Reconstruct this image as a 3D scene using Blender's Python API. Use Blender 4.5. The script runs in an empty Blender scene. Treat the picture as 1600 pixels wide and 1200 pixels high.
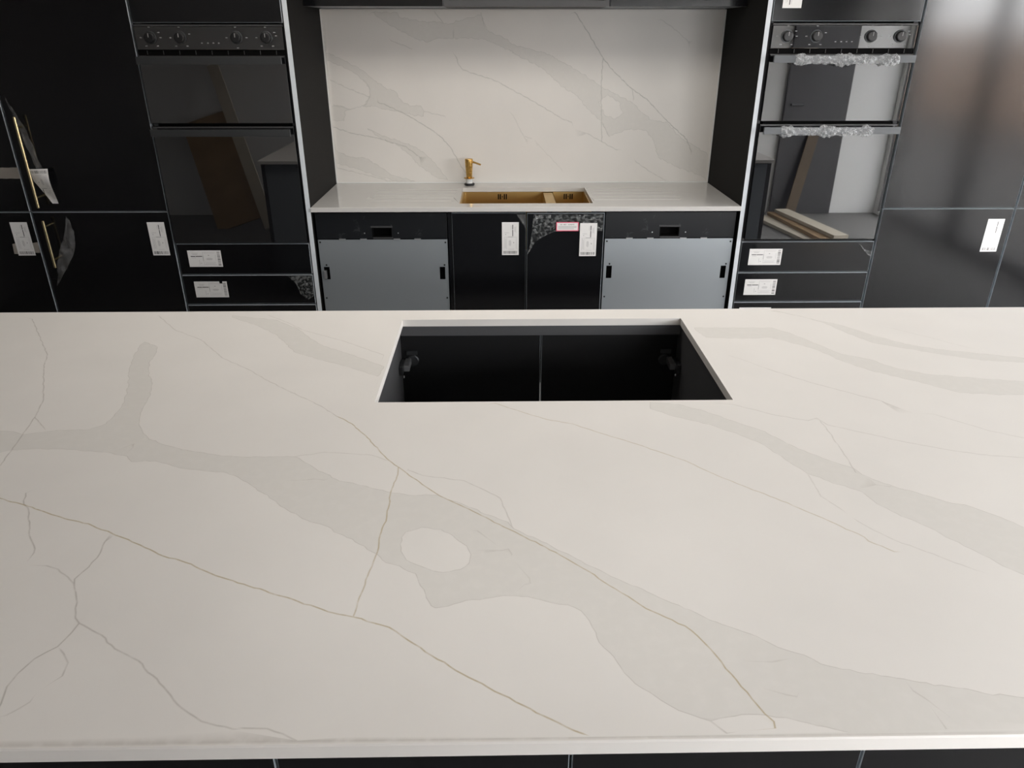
import bpy, bmesh, math, random
import numpy as np
from mathutils import Matrix, Vector
from mathutils.geometry import delaunay_2d_cdt

# ------------------------------------------------------------------ camera, sky, exposure
S = bpy.context.scene
COL = S.collection
cam_data = bpy.data.cameras.new('camera')
cam_data.sensor_fit = 'HORIZONTAL'
cam_data.sensor_width = 36.0
cam_data.lens = 26.02
cam_data.clip_start = 0.02
cam = bpy.data.objects.new('camera', cam_data)
COL.objects.link(cam)
cam.matrix_world = Matrix(((0.999861, 0.006824, -0.015231, 0.0),
                           (-0.016687, 0.427512, -0.903855, 0.0),
                           (0.000344, 0.903984, 0.427567, 1.6),
                           (0, 0, 0, 1)))
S.camera = cam
S.view_settings.view_transform = 'Standard'
S.view_settings.look = 'None'
S.view_settings.gamma = 1.0
S.view_settings.use_curve_mapping = False
S.view_settings.exposure = 0.29

world = bpy.data.worlds.new('overcast_sky')
S.world = world
world.use_nodes = True
bg = world.node_tree.nodes['Background']
bg.inputs['Color'].default_value = (0.985, 0.99, 1.0, 1)
bg.inputs['Strength'].default_value = 13.2


def sky_portal(loc, rot, sx, sy):
    d = bpy.data.lights.new('daylight_portal', 'AREA')
    d.shape = 'RECTANGLE'; d.size = sx; d.size_y = sy
    d.cycles.is_portal = True
    o = bpy.data.objects.new('daylight_portal', d)
    o.location = loc; o.rotation_euler = rot
    COL.objects.link(o)


sky_portal((3.78, 1.2, 1.08), (0, math.radians(90), 0), 2.1, 3.6)                # glazed doors on the right
sky_portal((1.65, -0.76, 1.32), (math.radians(90), 0, 0), 1.6, 0.74)           # window in the wall behind the camera
fill_light = bpy.data.lights.new('aisle_fill_light', 'AREA')                         # added fill light over the aisle, stands for no known fitting
fill_light.shape = 'RECTANGLE'; fill_light.size = 2.2; fill_light.size_y = 0.7; fill_light.energy = 18.0; fill_light.color = (1.0, 0.95, 0.88)
fill_light_o = bpy.data.objects.new('aisle_fill_light', fill_light)
fill_light_o.location = (0.0, 2.5, 2.50)
COL.objects.link(fill_light_o)

# vein outlines on the slabs, in metres on each slab's own plane
ISLAND_VEINS = {
 'regions': [[(-1.105,1.286),(-0.977,1.282),(-0.95,1.279),(-0.922,1.266),(-0.885,1.278),(-0.852,1.282),(-0.806,1.283),(-0.784,1.308),(-0.785,1.364),(-0.791,1.403),(-0.816,1.477),(-0.856,1.57),(-0.879,1.646),(-0.896,1.721),(-0.894,1.743),(-0.847,1.707),(-0.835,1.665),(-0.826,1.607),(-0.8,1.545),(-0.773,1.499),(-0.75,1.433),(-0.742,1.382),(-0.732,1.344),(-0.719,1.307),(-0.698,1.275),(-0.673,1.245),(-0.63,1.22),(-0.578,1.199),(-0.525,1.184),(-0.482,1.176),(-0.376,1.174),(-0.336,1.138),(-0.281,1.092),(-0.241,1.077),(-0.202,1.062),(-0.183,1.053),(-0.145,1.045),(-0.109,1.046),(-0.054,1.01),(-0.018,0.986),(0.01,0.968),(0.019,0.95),(0.055,0.923),(0.11,0.875),(0.162,0.831),(0.208,0.797),(0.246,0.768),(0.252,0.766),(0.268,0.752),(0.288,0.738),(0.319,0.721),(0.339,0.705),(0.357,0.692),(0.384,0.677),(0.391,0.669),(0.414,0.66),(0.448,0.653),(0.49,0.641),(0.529,0.632),(0.566,0.621),(0.608,0.614),(0.673,0.598),(0.587,0.481),(0.444,0.542),(0.395,0.564),(0.369,0.575),(0.351,0.58),(0.334,0.586),(0.321,0.591),(0.298,0.595),(0.271,0.596),(0.255,0.593),(0.234,0.588),(0.214,0.597),(0.201,0.603),(0.19,0.612),(0.173,0.629),(0.158,0.642),(0.144,0.669),(0.134,0.692),(0.123,0.709),(0.121,0.726),(0.115,0.747),(0.106,0.766),(0.089,0.778),(0.066,0.783),(0.043,0.792),(0.019,0.797),(-0.007,0.796),(-0.031,0.79),(-0.049,0.789),(-0.066,0.782),(-0.09,0.775),(-0.096,0.779),(-0.106,0.803),(-0.124,0.846),(-0.135,0.851),(-0.149,0.863),(-0.17,0.871),(-0.186,0.891),(-0.202,0.902),(-0.229,0.928),(-0.252,0.942),(-0.28,0.964),(-0.318,0.982),(-0.348,1.006),(-0.381,1.037),(-0.425,1.077),(-0.461,1.108),(-0.493,1.125),(-0.521,1.128),(-0.557,1.135),(-0.589,1.146),(-0.627,1.164),(-0.669,1.162),(-0.685,1.181),(-0.727,1.196),(-0.762,1.202),(-0.809,1.208),(-0.867,1.212),(-0.909,1.208),(-0.927,1.199),(-1.037,1.187)],
  [(0.314,1.385),(0.371,1.374),(0.418,1.344),(0.463,1.301),(0.514,1.256),(0.54,1.209),(0.573,1.169),(0.613,1.13),(0.628,1.119),(0.634,1.098),(0.659,1.069),(0.686,1.049),(0.716,1.029),(0.744,1.008),(0.763,1.003),(0.786,0.981),(0.805,0.96),(0.82,0.94),(0.879,0.88),(0.78,0.745),(0.748,0.829),(0.729,0.849),(0.71,0.882),(0.69,0.911),(0.664,0.95),(0.638,0.981),(0.619,1.008),(0.61,1.044),(0.579,1.067),(0.543,1.099),(0.527,1.128),(0.51,1.17),(0.491,1.21),(0.46,1.244),(0.416,1.284),(0.358,1.317),(0.309,1.356)],
  [(0.512,1.819),(0.714,1.816),(0.754,1.769),(0.793,1.695),(0.823,1.639),(0.877,1.605),(0.914,1.554),(0.97,1.517),(1.079,1.492),(1.166,1.473),(1.282,1.433),(1.244,1.381),(1.124,1.409),(1.077,1.409),(0.99,1.421),(0.943,1.466),(0.891,1.507),(0.848,1.543),(0.809,1.593),(0.779,1.66),(0.741,1.703),(0.691,1.747),(0.617,1.741),(0.526,1.75),(0.512,1.796)],
  [(0.771,1.948),(0.856,1.871),(0.909,1.829),(0.957,1.758),(1.011,1.698),(1.074,1.662),(1.186,1.627),(1.252,1.606),(1.235,1.58),(1.141,1.595),(1.059,1.635),(0.997,1.67),(0.934,1.707),(0.897,1.774),(0.87,1.846),(0.822,1.905),(0.758,1.947)],
  [(-0.736,1.932),(-0.606,1.895),(-0.53,1.826),(-0.48,1.754),(-0.438,1.706),(-0.376,1.664),(-0.271,1.579),(-0.278,1.525),(-0.361,1.584),(-0.429,1.622),(-0.502,1.67),(-0.541,1.733),(-0.581,1.791),(-0.649,1.857),(-0.731,1.917)]],
 'islets': [[(-0.154,0.931),(-0.149,0.945),(-0.126,0.956),(-0.095,0.95),(-0.071,0.927),(-0.053,0.908),(-0.046,0.888),(-0.048,0.868),(-0.06,0.854),(-0.085,0.848),(-0.101,0.852),(-0.127,0.867),(-0.141,0.877),(-0.151,0.897)]],
 'lines': [('g',0.95,[(-0.886,1.071),(-0.836,1.048),(-0.785,1.028),(-0.743,1.009),(-0.697,0.988),(-0.653,0.974),(-0.625,0.958),(-0.613,0.954),(-0.547,0.918),(-0.511,0.896),(-0.463,0.876),(-0.409,0.846),(-0.363,0.827),(-0.305,0.802),(-0.224,0.767),(-0.218,0.765),(-0.196,0.759),(-0.169,0.748),(-0.148,0.74),(-0.129,0.724),(-0.088,0.69),(-0.041,0.655),(0.023,0.613),(0.07,0.583),(0.104,0.563)]),
  ('k',0.6,[(-0.937,1.933),(-0.851,1.825),(-0.758,1.755),(-0.664,1.636),(-0.575,1.562),(-0.533,1.518),(-0.458,1.45),(-0.394,1.397),(-0.349,1.352),(-0.327,1.328)]),
  ('g',0.95,[(-0.327,1.328),(-0.296,1.3),(-0.256,1.243),(-0.209,1.166),(-0.184,1.136),(-0.13,1.072),(-0.102,1.042),(-0.053,1.004),(-0.004,0.962),(0.029,0.934),(0.08,0.891),(0.118,0.853),(0.158,0.809),(0.194,0.769),(0.239,0.736),(0.251,0.718),(0.262,0.695),(0.277,0.654),(0.29,0.618),(0.298,0.597),(0.305,0.586),(0.303,0.568)]),
  ('g',0.8,[(-0.184,1.136),(-0.182,1.111),(-0.187,1.057)]),
  ('g',1,[(-0.187,1.057),(-0.184,0.982),(-0.188,0.937),(-0.186,0.895)]),
  ('g',0.75,[(-0.186,0.895),(-0.192,0.842),(-0.198,0.761)]),
  ('g',0.65,[(-0.013,1.386),(0.049,1.341),(0.092,1.312),(0.142,1.293),(0.189,1.257),(0.257,1.21),(0.333,1.15),(0.373,1.105),(0.42,1.06),(0.457,1.027),(0.486,0.998),(0.521,0.962),(0.558,0.92),(0.56,0.91),(0.587,0.884)]),
  ('k',0.8,[(-1.27,1.913),(-1.185,1.792),(-1.093,1.663),(-1.066,1.598),(-0.967,1.416),(-0.941,1.338),(-0.924,1.266),(-0.913,1.216),(-0.898,1.151),(-0.9,1.105)]),
  ('k',0.6,[(-0.941,1.338),(-0.897,1.292)]),
  ('k',0.8,[(-0.802,1.063),(-0.787,1.031),(-0.773,1.019),(-0.725,0.94),(-0.72,0.934),(-0.702,0.912),(-0.698,0.902)]),
  ('k',0.55,[(-0.663,0.872),(-0.642,0.864),(-0.604,0.833)]),
  ('k',0.8,[(-0.605,0.927),(-0.599,0.9),(-0.6,0.868),(-0.607,0.842),(-0.598,0.824),(-0.584,0.802),(-0.566,0.764),(-0.556,0.754),(-0.557,0.737),(-0.562,0.713),(-0.58,0.693),(-0.587,0.669),(-0.588,0.65),(-0.58,0.625),(-0.578,0.604)]),
  ('k',0.65,[(-0.556,0.754),(-0.516,0.732),(-0.488,0.708),(-0.45,0.688),(-0.409,0.652),(-0.376,0.621),(-0.34,0.597),(-0.321,0.591),(-0.301,0.586)]),
  ('k',0.6,[(-0.289,0.587),(-0.263,0.586),(-0.235,0.574),(-0.216,0.564)]),
  ('k',0.6,[(-0.555,0.707),(-0.535,0.686),(-0.531,0.665)]),
  ('k',0.4,[(-0.564,0.609),(-0.548,0.627)]),
  ('k',0.6,[(0.616,1.553),(0.684,1.481),(0.731,1.442),(0.803,1.383)]),
  ('k',0.3,[(0.553,1.63),(0.588,1.591),(0.616,1.553)]),
  ('k',0.45,[(0.881,1.323),(0.929,1.276),(0.956,1.249),(1.003,1.222)]),
  ('k',0.5,[(0.484,1.373),(0.558,1.323),(0.615,1.299),(0.637,1.31),(0.647,1.28),(0.701,1.249),(0.767,1.21),(0.833,1.18),(0.883,1.162),(0.955,1.15)]),
  ('k',0.55,[(0.639,1.298),(0.638,1.25),(0.633,1.176),(0.626,1.105)]),
  ('k',0.4,[(0.539,1.099),(0.538,1.068),(0.535,1.032),(0.552,0.997)]),
  ('k',0.4,[(0.566,0.961),(0.58,0.938),(0.601,0.912),(0.635,0.883),(0.685,0.84)]),
  ('k',0.55,[(0.234,0.588),(0.254,0.563)]),
  ('k',0.5,[(-0.632,1.928),(-0.572,1.877),(-0.518,1.82),(-0.389,1.735),(-0.281,1.647)]),
  ('k',0.4,[(-0.376,1.176),(-0.328,1.19),(-0.299,1.187),(-0.238,1.178),(-0.208,1.159)]),
  ('k',0.5,[(-0.165,1.125),(-0.137,1.107),(-0.064,1.089),(-0.026,1.057),(-0.002,1.034),(0.013,0.973),(0.016,0.956)]),
  ('k',0.3,[(1.035,1.803),(1.108,1.726),(1.151,1.675)]),
  ('k',0.35,[(-0.699,1.221),(-0.694,1.227),(-0.689,1.213)]),
  ('k',0.35,[(-0.338,1.096),(-0.324,1.099),(-0.308,1.095)]),
  ('k',0.4,[(-0.038,0.946),(-0.029,0.935)]),
  ('k',0.35,[(0.002,0.897),(0.01,0.9),(0.015,0.887)]),
  ('k',0.35,[(0.331,0.673),(0.341,0.675)]),
  ('k',0.4,[(0.484,0.626),(0.493,0.614)]),
  ('k',0.5,[(0.494,0.573),(0.496,0.567)]),
  ('k',0.35,[(0.332,0.623),(0.344,0.62)]),
  ('k',0.3,[(0.039,0.833),(0.04,0.822),(0.032,0.82)]),
  ('k',0.35,[(0.644,1.065),(0.665,1.059)])]}
BACKSPLASH_VEINS = {
 'regions': [[(-0.841,1.524),(-0.752,1.485),(-0.662,1.438),(-0.614,1.397),(-0.559,1.36),(-0.512,1.343),(-0.482,1.301),(-0.446,1.277),(-0.39,1.277),(-0.373,1.252),(-0.378,1.228),(-0.441,1.235),(-0.507,1.252),(-0.566,1.259),(-0.624,1.274),(-0.676,1.274),(-0.652,1.301),(-0.635,1.329),(-0.639,1.363),(-0.665,1.397),(-0.72,1.438),(-0.79,1.468),(-0.845,1.491)],
  [(-0.853,1.277),(-0.787,1.277),(-0.737,1.26),(-0.767,1.253),(-0.775,1.207),(-0.853,1.207)],
  [(-0.598,1.692),(-0.478,1.692),(-0.472,1.673),(-0.381,1.654),(-0.275,1.651),(-0.24,1.641),(-0.154,1.667),(-0.082,1.68),(-0.062,1.622),(-0.026,1.603),(0.045,1.577),(0.066,1.554),(0.174,1.528),(0.247,1.511),(0.306,1.478),(0.388,1.438),(0.509,1.363),(0.662,1.293),(0.718,1.244),(0.766,1.208),(0.85,1.194),(0.926,1.122),(1.089,1.033),(1.103,0.913),(0.916,0.981),(0.819,1.026),(0.789,1.107),(0.747,1.158),(0.671,1.166),(0.596,1.144),(0.559,1.13),(0.517,1.202),(0.439,1.265),(0.392,1.321),(0.317,1.363),(0.212,1.451),(0.124,1.491),(0.066,1.518),(0.074,1.518),(0.009,1.547),(-0.063,1.577),(-0.17,1.583),(-0.22,1.58),(-0.299,1.58),(-0.343,1.564),(-0.4,1.58),(-0.469,1.616),(-0.524,1.641),(-0.558,1.667)],
  [(-0.663,1.168),(-0.612,1.146),(-0.516,1.11),(-0.427,1.08),(-0.383,1.051),(-0.339,1.007),(-0.266,0.916),(-0.32,0.924),(-0.417,0.992),(-0.46,1.044),(-0.51,1.084),(-0.591,1.117)],
  [(-0.838,1.067),(-0.758,1.03),(-0.69,1.026),(-0.624,0.992),(-0.558,0.94),(-0.437,0.909),(-0.53,0.909),(-0.621,0.932),(-0.725,0.97),(-0.837,1.0)]],
 'islets': [[(0.498,1.293),(0.541,1.328),(0.602,1.293),(0.621,1.237),(0.585,1.212),(0.531,1.23)]],
 'lines': [('k',0.6,[(-0.837,1.401),(-0.742,1.357),(-0.643,1.319)]),
  ('k',0.45,[(-0.665,1.397),(-0.638,1.363),(-0.635,1.326),(-0.661,1.281),(-0.737,1.26),(-0.823,1.281)]),
  ('k',0.9,[(-0.6,1.294),(-0.55,1.275),(-0.456,1.231),(-0.347,1.167),(-0.289,1.124),(-0.245,1.073),(-0.209,1.006),(-0.18,0.958),(-0.165,0.939)]),
  ('k',0.8,[(-0.841,1.179),(-0.74,1.146),(-0.606,1.121),(-0.547,1.102),(-0.473,1.081),(-0.407,1.029)]),
  ('k',0.5,[(-0.515,1.57),(-0.416,1.534)]),
  ('k',0.6,[(-0.308,1.702),(-0.261,1.645)]),
  ('k',0.5,[(-0.082,1.692),(-0.076,1.661),(-0.058,1.629)]),
  ('k',0.6,[(-0.216,1.609),(-0.217,1.58)]),
  ('k',0.7,[(-0.205,1.498),(-0.195,1.465),(-0.174,1.441),(-0.109,1.421),(-0.029,1.397),(0.03,1.37),(0.129,1.318),(0.215,1.273),(0.329,1.209),(0.367,1.198)]),
  ('k',0.6,[(0.445,1.144),(0.523,1.104),(0.601,1.064)]),
  ('k',0.6,[(0.705,1.004),(0.787,0.952),(0.868,0.91)]),
  ('k',0.5,[(-0.373,1.249),(-0.27,1.227)]),
  ('k',0.6,[(-0.839,0.978),(-0.727,0.951),(-0.621,0.925),(-0.576,0.908)]),
  ('k',0.4,[(0.071,1.231),(0.112,1.152),(0.135,1.116)]),
  ('k',0.3,[(0.203,1.087),(0.321,0.968)]),
  ('k',0.4,[(0.134,1.13),(0.164,1.119)]),
  ('k',1,[(0.364,1.693),(0.424,1.616),(0.509,1.495),(0.549,1.448),(0.658,1.356),(0.744,1.3),(0.85,1.201),(0.957,1.114),(0.986,1.056)]),
  ('k',0.9,[(0.509,1.495),(0.507,1.363),(0.523,1.104)]),
  ('k',0.6,[(0.517,1.202),(0.559,1.13)]),
  ('k',0.6,[(0.662,1.349),(0.672,1.307)]),
  ('k',0.45,[(0.78,1.661),(0.856,1.616),(0.918,1.567)])]}

# ------------------------------------------------------------------ helpers
PI = math.pi
rnd = random.Random(7)


def root(name, loc, label, cat, group=None):
    o = bpy.data.objects.new(name, None)
    o.empty_display_size = 0.05
    o.location = loc
    COL.objects.link(o)
    o['label'] = label; o['category'] = cat
    if group: o['group'] = group
    o['_o'] = list(loc)
    return o


def obj(name, bm, mats, parent=None, loc=None, smooth=False, label=None, kind=None):
    """links bm (built in world coordinates) as one mesh object"""
    me = bpy.data.meshes.new(name)
    off = Vector(parent['_o']) if parent is not None else Vector(loc if loc else (0, 0, 0))
    bmesh.ops.translate(bm, verts=bm.verts, vec=-off)
    bm.to_mesh(me); bm.free()
    if smooth:
        for p in me.polygons: p.use_smooth = True
    for m in (mats if isinstance(mats, (list, tuple)) else [mats]): me.materials.append(m)
    o = bpy.data.objects.new(name, me)
    COL.objects.link(o)
    o['_o'] = list(off)
    if parent is not None: o.parent = parent
    else: o.location = off
    if label: o['label'] = label
    if kind: o['kind'] = kind
    return o


def tag(o, label, cat, group=None):
    o['label'] = label; o['category'] = cat
    if group: o['group'] = group
    return o


def structure(name, bm, mats):
    o = obj(name, bm, mats); o['kind'] = 'structure'
    return o


def kids(o):
    return [c for c in bpy.data.objects if c.parent == o]


def copy_tree(o, delta=None, label=None, group=None, parent=None):
    c = o.copy(); COL.objects.link(c)
    if parent is not None: c.parent = parent
    if delta is not None: c.location = Vector(o.location) + Vector(delta)
    if label: c['label'] = label
    if group: c['group'] = group
    for ch in kids(o): copy_tree(ch, parent=c)
    return c


def box(bm, x0, x1, y0, y1, z0, z1, mi=0):
    v = [bm.verts.new((x, y, z)) for x in (x0, x1) for y in (y0, y1) for z in (z0, z1)]
    for q in ((0, 1, 3, 2), (4, 6, 7, 5), (0, 4, 5, 1), (2, 3, 7, 6), (0, 2, 6, 4), (1, 5, 7, 3)):
        f = bm.faces.new([v[i] for i in q]); f.material_index = mi
    return v


def Bx(*a, mi=0, bevel=0.0):
    bm = bmesh.new(); box(bm, *a, mi=mi)
    if bevel: bmesh.ops.bevel(bm, geom=bm.edges[:], offset=bevel, segments=2, profile=0.7, affect='EDGES')
    return bm


def front_panel(x0, x1, y0, y1, z0, z1, ch=0.0015, mface=0, medge=1):
    """board facing -y with a narrow chamfer; chamfer and edges take the edge material"""
    bm = bmesh.new()
    a = [bm.verts.new((x, y0, z)) for x, z in ((x0 + ch, z0 + ch), (x1 - ch, z0 + ch), (x1 - ch, z1 - ch), (x0 + ch, z1 - ch))]
    b = [bm.verts.new((x, y0 + ch, z)) for x, z in ((x0, z0), (x1, z0), (x1, z1), (x0, z1))]
    c = [bm.verts.new((x, y1, z)) for x, z in ((x0, z0), (x1, z0), (x1, z1), (x0, z1))]
    bm.faces.new(a).material_index = mface
    for i in range(4):
        j = (i + 1) % 4
        bm.faces.new((b[i], b[j], a[j], a[i])).material_index = medge
        bm.faces.new((c[i], c[j], b[j], b[i])).material_index = medge
    bm.faces.new(c[::-1]).material_index = medge
    return bm


def lathe(bm, prof, centre, axis='z', seg=24, cap=True, mi=0):
    """prof: list of (radius, height along axis)"""
    cx, cy, cz = centre
    rings = []
    for r, h in prof:
        ring = []
        for k in range(seg):
            a = 2 * PI * k / seg
            c, s = r * math.cos(a), r * math.sin(a)
            p = {'z': (cx + c, cy + s, cz + h), 'y': (cx + c, cy + h, cz - s), 'x': (cx + h, cy + c, cz + s)}[axis]
            ring.append(bm.verts.new(p))
        rings.append(ring)
    for A, B in zip(rings, rings[1:]):
        for k in range(seg):
            bm.faces.new((A[k], A[(k + 1) % seg], B[(k + 1) % seg], B[k])).material_index = mi
    if cap:
        bm.faces.new(rings[0][::-1]).material_index = mi
        bm.faces.new(rings[-1]).material_index = mi


def Ln(prof, centre, axis='z', seg=24):
    bm = bmesh.new(); lathe(bm, prof, centre, axis, seg)
    return bm


def tube(bm, pts, r, seg=10):
    pts = [Vector(p) for p in pts]
    rings = []
    for i, p in enumerate(pts):
        t = (pts[min(i + 1, len(pts) - 1)] - pts[max(i - 1, 0)]).normalized()
        u = t.cross(Vector((0, 0, 1)))
        if u.length < 1e-3: u = t.cross(Vector((0, 1, 0)))
        u.normalize(); w = u.cross(t)
        rings.append([bm.verts.new(p + r * (math.cos(2 * PI * k / seg) * u + math.sin(2 * PI * k / seg) * w)) for k in range(seg)])
    for A, B in zip(rings, rings[1:]):
        for k in range(seg):
            bm.faces.new((A[k], A[(k + 1) % seg], B[(k + 1) % seg], B[k]))
    bm.faces.new(rings[0][::-1]); bm.faces.new(rings[-1])


def cut_sheet(x0, x1, z0, z1, y, holes, t=0.0, rects=()):
    """one connected sheet facing -y; 'holes' are left out, 'rects' (x0,x1,z0,z1,material) coloured"""
    xs = {x0, x1}; zs = {z0, z1}
    for h in list(holes) + [r[:4] for r in rects]:
        xs |= {min(max(h[0], x0), x1), min(max(h[1], x0), x1)}
        zs |= {min(max(h[2], z0), z1), min(max(h[3], z0), z1)}
    xs = sorted(xs); zs = sorted(zs)
    bm = bmesh.new(); V = {}

    def v(i, j):
        if (i, j) not in V: V[i, j] = bm.verts.new((xs[i], y, zs[j]))
        return V[i, j]
    for i in range(len(xs) - 1):
        for j in range(len(zs) - 1):
            cx, cz = (xs[i] + xs[i + 1]) / 2, (zs[j] + zs[j + 1]) / 2
            if any(h[0] < cx < h[1] and h[2] < cz < h[3] for h in holes): continue
            m = 0
            for r in rects:
                if r[0] < cx < r[1] and r[2] < cz < r[3]: m = r[4]
            f = bm.faces.new((v(i, j), v(i + 1, j), v(i + 1, j + 1), v(i, j + 1))); f.material_index = m
    if t:
        ext = bmesh.ops.extrude_face_region(bm, geom=bm.faces[:])
        bmesh.ops.translate(bm, verts=[e for e in ext['geom'] if isinstance(e, bmesh.types.BMVert)], vec=(0, t, 0))
        bmesh.ops.recalc_face_normals(bm, faces=bm.faces[:])
    return bm


# ------------------------------------------------------------------ materials
def mat(name, base, rough=0.5, metal=0.0, ior=1.5, coat=0.0, spec=None, noise=None, bump=None):
    m = bpy.data.materials.new(name); m.use_nodes = True
    nt = m.node_tree; b = nt.nodes['Principled BSDF']
    b.inputs['Base Color'].default_value = (*base, 1)
    b.inputs['Roughness'].default_value = rough
    b.inputs['Metallic'].default_value = metal
    b.inputs['IOR'].default_value = ior
    b.inputs['Coat Weight'].default_value = coat
    if spec is not None: b.inputs['Specular IOR Level'].default_value = spec
    tc = nt.nodes.new('ShaderNodeTexCoord')
    if noise:
        sc, amt, ramt = noise
        n = nt.nodes.new('ShaderNodeTexNoise'); n.inputs['Scale'].default_value = sc; n.inputs['Detail'].default_value = 4
        nt.links.new(tc.outputs['Object'], n.inputs['Vector'])
        mx = nt.nodes.new('ShaderNodeMix'); mx.data_type = 'RGBA'
        mx.inputs[6].default_value = (*[c * (1 - amt) for c in base], 1)
        mx.inputs[7].default_value = (*[c * (1 + amt) for c in base], 1)
        nt.links.new(n.outputs['Fac'], mx.inputs[0]); nt.links.new(mx.outputs[2], b.inputs['Base Color'])
        mr = nt.nodes.new('ShaderNodeMapRange')
        mr.inputs['To Min'].default_value = max(0.0, rough - ramt); mr.inputs['To Max'].default_value = rough + ramt
        nt.links.new(n.outputs['Fac'], mr.inputs['Value']); nt.links.new(mr.outputs[0], b.inputs['Roughness'])
    if bump:
        sc, st = bump
        n2 = nt.nodes.new('ShaderNodeTexNoise'); n2.inputs['Scale'].default_value = sc
        nt.links.new(tc.outputs['Object'], n2.inputs['Vector'])
        bp = nt.nodes.new('ShaderNodeBump'); bp.inputs['Strength'].default_value = st; bp.inputs['Distance'].default_value = 0.002
        nt.links.new(n2.outputs['Fac'], bp.inputs['Height']); nt.links.new(bp.outputs[0], b.inputs['Normal'])
    return m


def brushed(name, base, rough, stretch, amt=0.06, aniso=0.0):
    m = mat(name, base, rough, 1.0)
    nt = m.node_tree; b = nt.nodes['Principled BSDF']
    tc = nt.nodes.new('ShaderNodeTexCoord'); mp = nt.nodes.new('ShaderNodeMapping')
    mp.inputs['Scale'].default_value = stretch
    n = nt.nodes.new('ShaderNodeTexNoise'); n.inputs['Scale'].default_value = 6; n.inputs['Detail'].default_value = 5
    nt.links.new(tc.outputs['Object'], mp.inputs[0]); nt.links.new(mp.outputs[0], n.inputs['Vector'])
    mr = nt.nodes.new('ShaderNodeMapRange'); mr.inputs['To Min'].default_value = rough - amt; mr.inputs['To Max'].default_value = rough + amt
    nt.links.new(n.outputs['Fac'], mr.inputs['Value']); nt.links.new(mr.outputs[0], b.inputs['Roughness'])
    b.inputs['Anisotropic'].default_value = aniso
    return m


def dusty(name, base, rough, dust, scale=9.0, lo=0.62, hi=0.8, metal=0.0):
    """surface with pale scuffs of its own"""
    m = mat(name, base, rough, metal)
    nt = m.node_tree; b = nt.nodes['Principled BSDF']
    tc = nt.nodes.new('ShaderNodeTexCoord')
    n = nt.nodes.new('ShaderNodeTexNoise'); n.inputs['Scale'].default_value = scale; n.inputs['Detail'].default_value = 8; n.inputs['Roughness'].default_value = 0.65
    n.inputs['Distortion'].default_value = 0.8
    nt.links.new(tc.outputs['Object'], n.inputs['Vector'])
    r = nt.nodes.new('ShaderNodeMapRange'); r.inputs['From Min'].default_value = lo; r.inputs['From Max'].default_value = hi
    nt.links.new(n.outputs['Fac'], r.inputs['Value'])
    mx = nt.nodes.new('ShaderNodeMix'); mx.data_type = 'RGBA'
    mx.inputs[6].default_value = (*base, 1); mx.inputs[7].default_value = (*dust, 1)
    nt.links.new(r.outputs[0], mx.inputs[0]); nt.links.new(mx.outputs[2], b.inputs['Base Color'])
    return m


def film_mat(name, lo, hi, tint=(0.9, 0.92, 0.93), rough=0.12, scale=40.0, fmin=0.35):
    m = bpy.data.materials.new(name); m.use_nodes = True
    nt = m.node_tree; b = nt.nodes['Principled BSDF']; out = nt.nodes['Material Output']
    b.inputs['Base Color'].default_value = (*tint, 1); b.inputs['Roughness'].default_value = rough
    tr = nt.nodes.new('ShaderNodeBsdfTransparent'); mx = nt.nodes.new('ShaderNodeMixShader')
    n = nt.nodes.new('ShaderNodeTexNoise'); n.inputs['Scale'].default_value = scale; n.inputs['Detail'].default_value = 3
    tc = nt.nodes.new('ShaderNodeTexCoord'); nt.links.new(tc.outputs['Object'], n.inputs['Vector'])
    lw = nt.nodes.new('ShaderNodeLayerWeight'); lw.inputs['Blend'].default_value = 0.25
    mu = nt.nodes.new('ShaderNodeMath'); mu.operation = 'MULTIPLY_ADD'
    mu.inputs[1].default_value = 0.6
    nt.links.new(lw.outputs['Facing'], mu.inputs[0]); nt.links.new(n.outputs['Fac'], mu.inputs[2])
    mr = nt.nodes.new('ShaderNodeMapRange'); mr.inputs['From Min'].default_value = fmin; mr.inputs['From Max'].default_value = 1.1
    mr.inputs['To Min'].default_value = lo; mr.inputs['To Max'].default_value = hi
    nt.links.new(mu.outputs[0], mr.inputs['Value'])
    nt.links.new(mr.outputs[0], mx.inputs[0]); nt.links.new(tr.outputs[0], mx.inputs[1]); nt.links.new(b.outputs[0], mx.inputs[2])
    nt.links.new(mx.outputs[0], out.inputs[0])
    return m


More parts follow.
